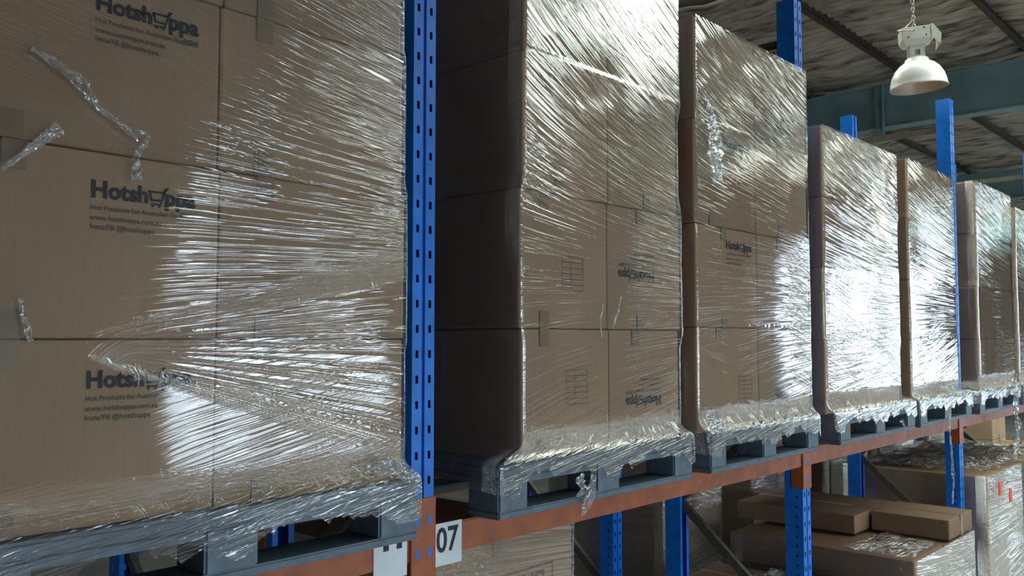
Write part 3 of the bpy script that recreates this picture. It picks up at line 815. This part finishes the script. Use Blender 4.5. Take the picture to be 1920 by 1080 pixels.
# ------------------------------------------------------------------ high-bay lamp
def lamp(x, y, z):
    t = thing('high_bay_lamp', (x, y, z), 'white dome high-bay lamp hanging on a chain above the rack', 'lamp')
    rad = 0.195
    prof = [(0.055, 0.235)]
    prof = [(rad, 0.0), (rad + 0.004, 0.004), (rad, 0.012), (0.190, 0.045), (0.178, 0.090), (0.155, 0.135), (0.120, 0.172), (0.086, 0.192), (0.080, 0.214), (0.066, 0.222), (0.0, 0.222)]
    bm = bmesh.new(); lathe(bm, prof, 48); sh = from_bm('lamp_shade', bm, M['shade'], t, True)
    prof = [(rad - 0.001, 0.002), (0.187, 0.045), (0.175, 0.088), (0.151, 0.132), (0.116, 0.167), (0.0, 0.172)]
    bm = bmesh.new(); lathe(bm, prof, 48); r = from_bm('reflector', bm, M['shade_in'], t, True)
    r['label'] = 'brownish inside of the lamp shade'
    bm = bmesh.new()
    for a in range(4):          # four-sided neck with open slots
        c, s = math.cos(a * math.pi / 2), math.sin(a * math.pi / 2)
        n0 = len(bm.verts)
        box(bm, -0.052, -0.018, -0.052, -0.049, 0.20, 0.315); box(bm, 0.018, 0.052, -0.052, -0.049, 0.20, 0.315)
        box(bm, -0.018, 0.018, -0.052, -0.049, 0.20, 0.235); box(bm, -0.018, 0.018, -0.052, -0.049, 0.275, 0.315)
        bm.verts.ensure_lookup_table()
        for v in bm.verts[n0:]: v.co = Vector((v.co.x * c - v.co.y * s, v.co.x * s + v.co.y * c, v.co.z))
    from_bm('neck', bm, M['ballast'], t)
    bm = bmesh.new(); lathe(bm, [(0.0, 0.19), (0.030, 0.20), (0.034, 0.25), (0.028, 0.30), (0.0, 0.31)], 16); from_bm('lamp_holder', bm, M['shade'], t, True)
    bx = bevelled('ballast_box', (-0.10, 0.095, -0.085, 0.085, 0.345, 0.435), M['ballast'], t, 0.006)
    bm = bmesh.new()
    lo = [(-0.075, -0.06), (0.075, -0.06), (0.075, 0.06), (-0.075, 0.06)]; hi = [(-0.098, -0.083), (0.094, -0.083), (0.094, 0.083), (-0.098, 0.083)]
    a = [bm.verts.new((p, q, 0.308)) for p, q in lo]; b = [bm.verts.new((p, q, 0.346)) for p, q in hi]
    bm.faces.new(list(reversed(a))); bm.faces.new(b)
    for i in range(4): bm.faces.new((a[i], a[(i + 1) % 4], b[(i + 1) % 4], b[i]))
    from_bm('ballast_tray', bm, M['ballast'], t)
    bm = bmesh.new()
    box(bm, 0.095, 0.108, -0.09, 0.09, 0.335, 0.44)
    vs = [bm.verts.new(p) for p in ((0.108, -0.09, 0.44), (0.108, 0.09, 0.44), (0.16, 0.09, 0.36), (0.16, -0.09, 0.36), (0.150, -0.09, 0.285), (0.150, 0.09, 0.285))]
    bm.faces.new((vs[0], vs[1], vs[2], vs[3])); bm.faces.new((vs[3], vs[2], vs[5], vs[4]))
    bm.faces.new([bm.verts.new(p) for p in ((0.108, -0.09, 0.44), (0.16, -0.09, 0.36), (0.150, -0.09, 0.285), (0.108, -0.09, 0.335))])
    from_bm('end_cover', bm, M['ballast'], t)
    bm = bmesh.new()
    for px, pz in ((-0.06, 0.36), (0.06, 0.365), (0.05, 0.42), (-0.02, 0.405)):
        box(bm, px - 0.005, px + 0.005, -0.087, -0.084, pz - 0.005, pz + 0.005)
    tag(from_bm('screw', bm, M['hole'], t), kind='stuff')
    bm = bmesh.new()
    z0 = 0.44; k = 0
    while z + z0 < 5.84:
        pts = []
        for i in range(9):
            a = 2 * math.pi * i / 8
            p = (0.011 * math.cos(a), 0, z0 + 0.020 + 0.020 * math.sin(a))
            if k % 2: p = (0, p[0], p[2])
            pts.append(p)
        tube(bm, pts, 0.0032, 5); z0 += 0.030; k += 1
    tag(from_bm('chain', bm, M['chain'], t), kind='stuff')
    bm = bmesh.new()
    pts = [(-0.02, -0.092, 0.405), (-0.07, -0.10, 0.407), (-0.118, -0.09, 0.412), (-0.12, -0.03, 0.43), (-0.06, 0.0, 0.455), (-0.012, 0.01, 0.50), (0.012, 0.012, 0.60), (0.014, -0.01, 0.75), (-0.012, 0.012, 0.95), (0.014, 0.01, 1.2), (0.0, 0.0, 5.83 - z)]
    tube(bm, pts, 0.004, 6); from_bm('power_cable', bm, M['chain'], t, True)
    t.rotation_euler = (R(1.5), R(-3), -R(62))
lamp(6.69, 0.08, 4.27)

# ------------------------------------------------------------------ goods on the lower level
def solid_ext(x0, x1, y0, y1):
    def e(Z):
        o = np.ones_like(Z); return x0 * o, x1 * o, y0 * o, y1 * o
    return e
LOWP = 'grey plastic pallets on the floor'
def low_stack(x0, x1, y0, y1, ztop, layers, desc, m='carton', cols=1, wrapped=True, base=0.166, seed=1, print_red=False, strip=False):
    if base > 0.1:
        pallet(x0 - 0.01, y0 - 0.02, 0.0, 'grey plastic pallet on the floor under the ' + desc, LOWP, x1 - x0 + 0.02)
    h = (ztop - base) / layers
    out = []
    for i in range(layers):
        for c in range(cols):
            a = x0 + (x1 - x0) * c / cols; b = x0 + (x1 - x0) * (c + 1) / cols
            nm = 'topmost' if i == layers - 1 else ('second from top' if i == layers - 2 else 'level %s from the floor' % ('one', 'two', 'three', 'four', 'five', 'six', 'seven')[i])
            lb = 'brown carton, %s%s, in the %s' % (nm, '' if cols == 1 else (' column ' + ('one', 'two', 'three', 'four', 'five')[c]), desc)
            dj = (rng.random() - 0.5) * (0.012 if layers < 5 else 0.05)
            out.append(carton(a + 0.002 + max(dj, 0), b - 0.002 + min(dj, 0), y0 + min(abs(dj), 0.01), y1, base + h * i + 0.001, base + h * (i + 1) - 0.001, lb, 'cartons in the ' + desc, m))
    if wrapped:
        wrap('stretch_wrap', 'clear stretch film round the ' + desc, 'stretch film on the lower level', solid_ext(x0, x1, y0 - 0.004, y1), zt=ztop + 0.002, zb=base + 0.02,
             pal=(x0, x1, y0, y1, base), field=field_std(0.3, ztop - 0.4, x0, 0.4, seed, wa=1.0, wb=0.9), matname='film_low', nfront=50, nrow=90, flare=False, side=8)
    return out
def red_print(o, x0, x1, z0, z1):
    """red block lettering of an unreadable printed mark in a frame"""
    bm = bmesh.new()
    w = x1 - x0; h = z1 - z0
    stroke(bm, [(0, 0), (w, 0), (w, h), (0, h), (0, 0)], 0.008)
    n = 6
    for k in range(n):
        a = w * (0.08 + 0.85 * k / n); b = a + w * 0.09
        stroke(bm, [(a, h * 0.2), (a, h * 0.8), (b, h * 0.8), (b, h * 0.5), (a, h * 0.5)] if k % 2 else [(a, h * 0.2), (a, h * 0.8), (b, h * 0.2), (b, h * 0.8)], 0.014)
    me = bpy.data.meshes.new('red_print'); bm.to_mesh(me); bm.free(); me.materials.append(M['ink_red'])
    on_front(o, me, x0, z0)
s1 = low_stack(1.95, 2.83, 0.24, 1.05, 1.72, 4, 'wrapped stack below the 07 label', seed=71)
red_print(s1[-1], 2.25, 2.70, 1.46, 1.58)
s2 = low_stack(4.9, 5.64, 1.15, 2.1, 1.75, 4, 'stack between posts below second load', seed=73)
s3 = low_stack(6.1, 6.95, 1.15, 2.1, 1.75, 4, 'red-printed stack below the third load', seed=79)
red_print(s3[-1], 6.2, 6.75, 1.45, 1.62)
low_stack(7.5, 8.35, 1.15, 2.1, 1.70, 4, 'wrapped stack behind the fourth load beam', seed=83)
low_stack(8.65, 9.6, 1.15, 2.1, 1.70, 4, 'wrapped stack behind the fifth load beam', seed=89)
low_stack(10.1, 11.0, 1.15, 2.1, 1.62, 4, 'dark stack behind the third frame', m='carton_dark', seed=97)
# L0: low wrapped load whose top shows at the foot of the picture
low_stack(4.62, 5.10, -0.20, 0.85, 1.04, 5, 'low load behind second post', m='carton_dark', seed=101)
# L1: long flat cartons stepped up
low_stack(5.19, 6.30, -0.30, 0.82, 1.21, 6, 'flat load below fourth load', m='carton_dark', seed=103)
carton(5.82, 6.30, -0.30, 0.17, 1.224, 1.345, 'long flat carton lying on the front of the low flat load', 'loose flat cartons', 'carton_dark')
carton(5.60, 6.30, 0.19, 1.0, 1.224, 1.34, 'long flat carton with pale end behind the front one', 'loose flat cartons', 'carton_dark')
# L2, L3: right-hand low loads with upright cartons in front
s_l2 = low_stack(7.30, 8.30, -0.13, 0.95, 1.42, 7, 'low load with red stickers', m='carton', cols=1, seed=107)
low_stack(8.50, 9.50, -0.13, 0.95, 1.42, 7, 'low load at the right edge', m='carton', seed=109)
def loose_sheet(o, x0, x1, y0, y1, z, amp, seed, drop=0.0):
    """slack film lying crumpled on top of a load, its front hem hanging over"""
    nx, ny = 60, 46
    X, Y = np.meshgrid(np.linspace(x0, x1, nx), np.linspace(y0, y1, ny))
    X = X + 0.03 * (vnoise(Y * 9, X * 4, seed + 4) - 0.5); Y = Y + 0.05 * (vnoise(X * 8, Y * 3, seed + 5) - 0.5)
    nz = vnoise(X * 9, Y * 9, seed); n2 = vnoise(X * 26 + Y * 8, Y * 20, seed + 1)
    Zs = z + 0.004 + amp * (np.abs(nz - 0.5) * 2) ** 1.3 + amp * 0.5 * n2
    at = np.stack([X, Y * 1.0 + 0.4 * X, np.ones_like(X)], -1)
    link('loose_film', grid_mesh('loose_film', np.stack([X, Y, Zs], -1), attrs={'streak_a': at, 'streak_b': at + 0.2}), M['film_low'], o)
W_ = {o['label']: o for o in bpy.data.objects if o.name.startswith('stretch_wrap')}
loose_sheet(W_['clear stretch film round the low load behind second post'], 4.63, 5.09, -0.18, 0.5, 1.045, 0.035, 3)
loose_sheet(W_['clear stretch film round the flat load below fourth load'], 5.22, 5.78, -0.27, 0.10, 1.215, 0.018, 8)
loose_sheet(W_['clear stretch film round the low load with red stickers'], 7.33, 8.27, -0.10, 0.9, 1.425, 0.045, 13)
loose_sheet(W_['clear stretch film round the low load at the right edge'], 8.52, 9.48, -0.10, 0.9, 1.425, 0.045, 17)
for (x, z) in ((7.62, 1.30), (7.92, 1.21)):
    bm = bmesh.new(); box(bm, x - 0.035, x + 0.035, -0.147, -0.145, z - 0.05, z + 0.05)
    tag(from_bm('red_sticker', bm, M['red']), 'small red sticker, %s, on the film of the right low load' % ('upper one' if z > 1.25 else 'lower one'), 'sticker', 'red stickers')
# small tan cartons under the sixth load
small = [(12.0, 12.6, 1.0, 1.62, 1.21, 1.50, 'small tan carton on top of two at right'), (12.0, 12.6, 1.0, 1.62, 0.92, 1.208, 'small tan carton with print, lower of the two at right'),
         (11.9, 12.5, 0.2, 0.98, 0.92, 1.18, 'small tan carton with print at the right edge'), (11.8, 13.0, 0.2, 2.0, 0.72, 0.918, 'wide tan carton carrying the small tan cartons'),
         (11.8, 13.0, 0.2, 2.0, 0.45, 0.718, 'wide tan carton second in the tan pile'), (11.8, 13.0, 0.2, 2.0, 0.0, 0.448, 'wide tan carton at the floor of the tan pile')]
for a in small: carton(*a[:6], a[6], 'tan cartons at right', 'carton_tan')

print('objects', len(bpy.data.objects))
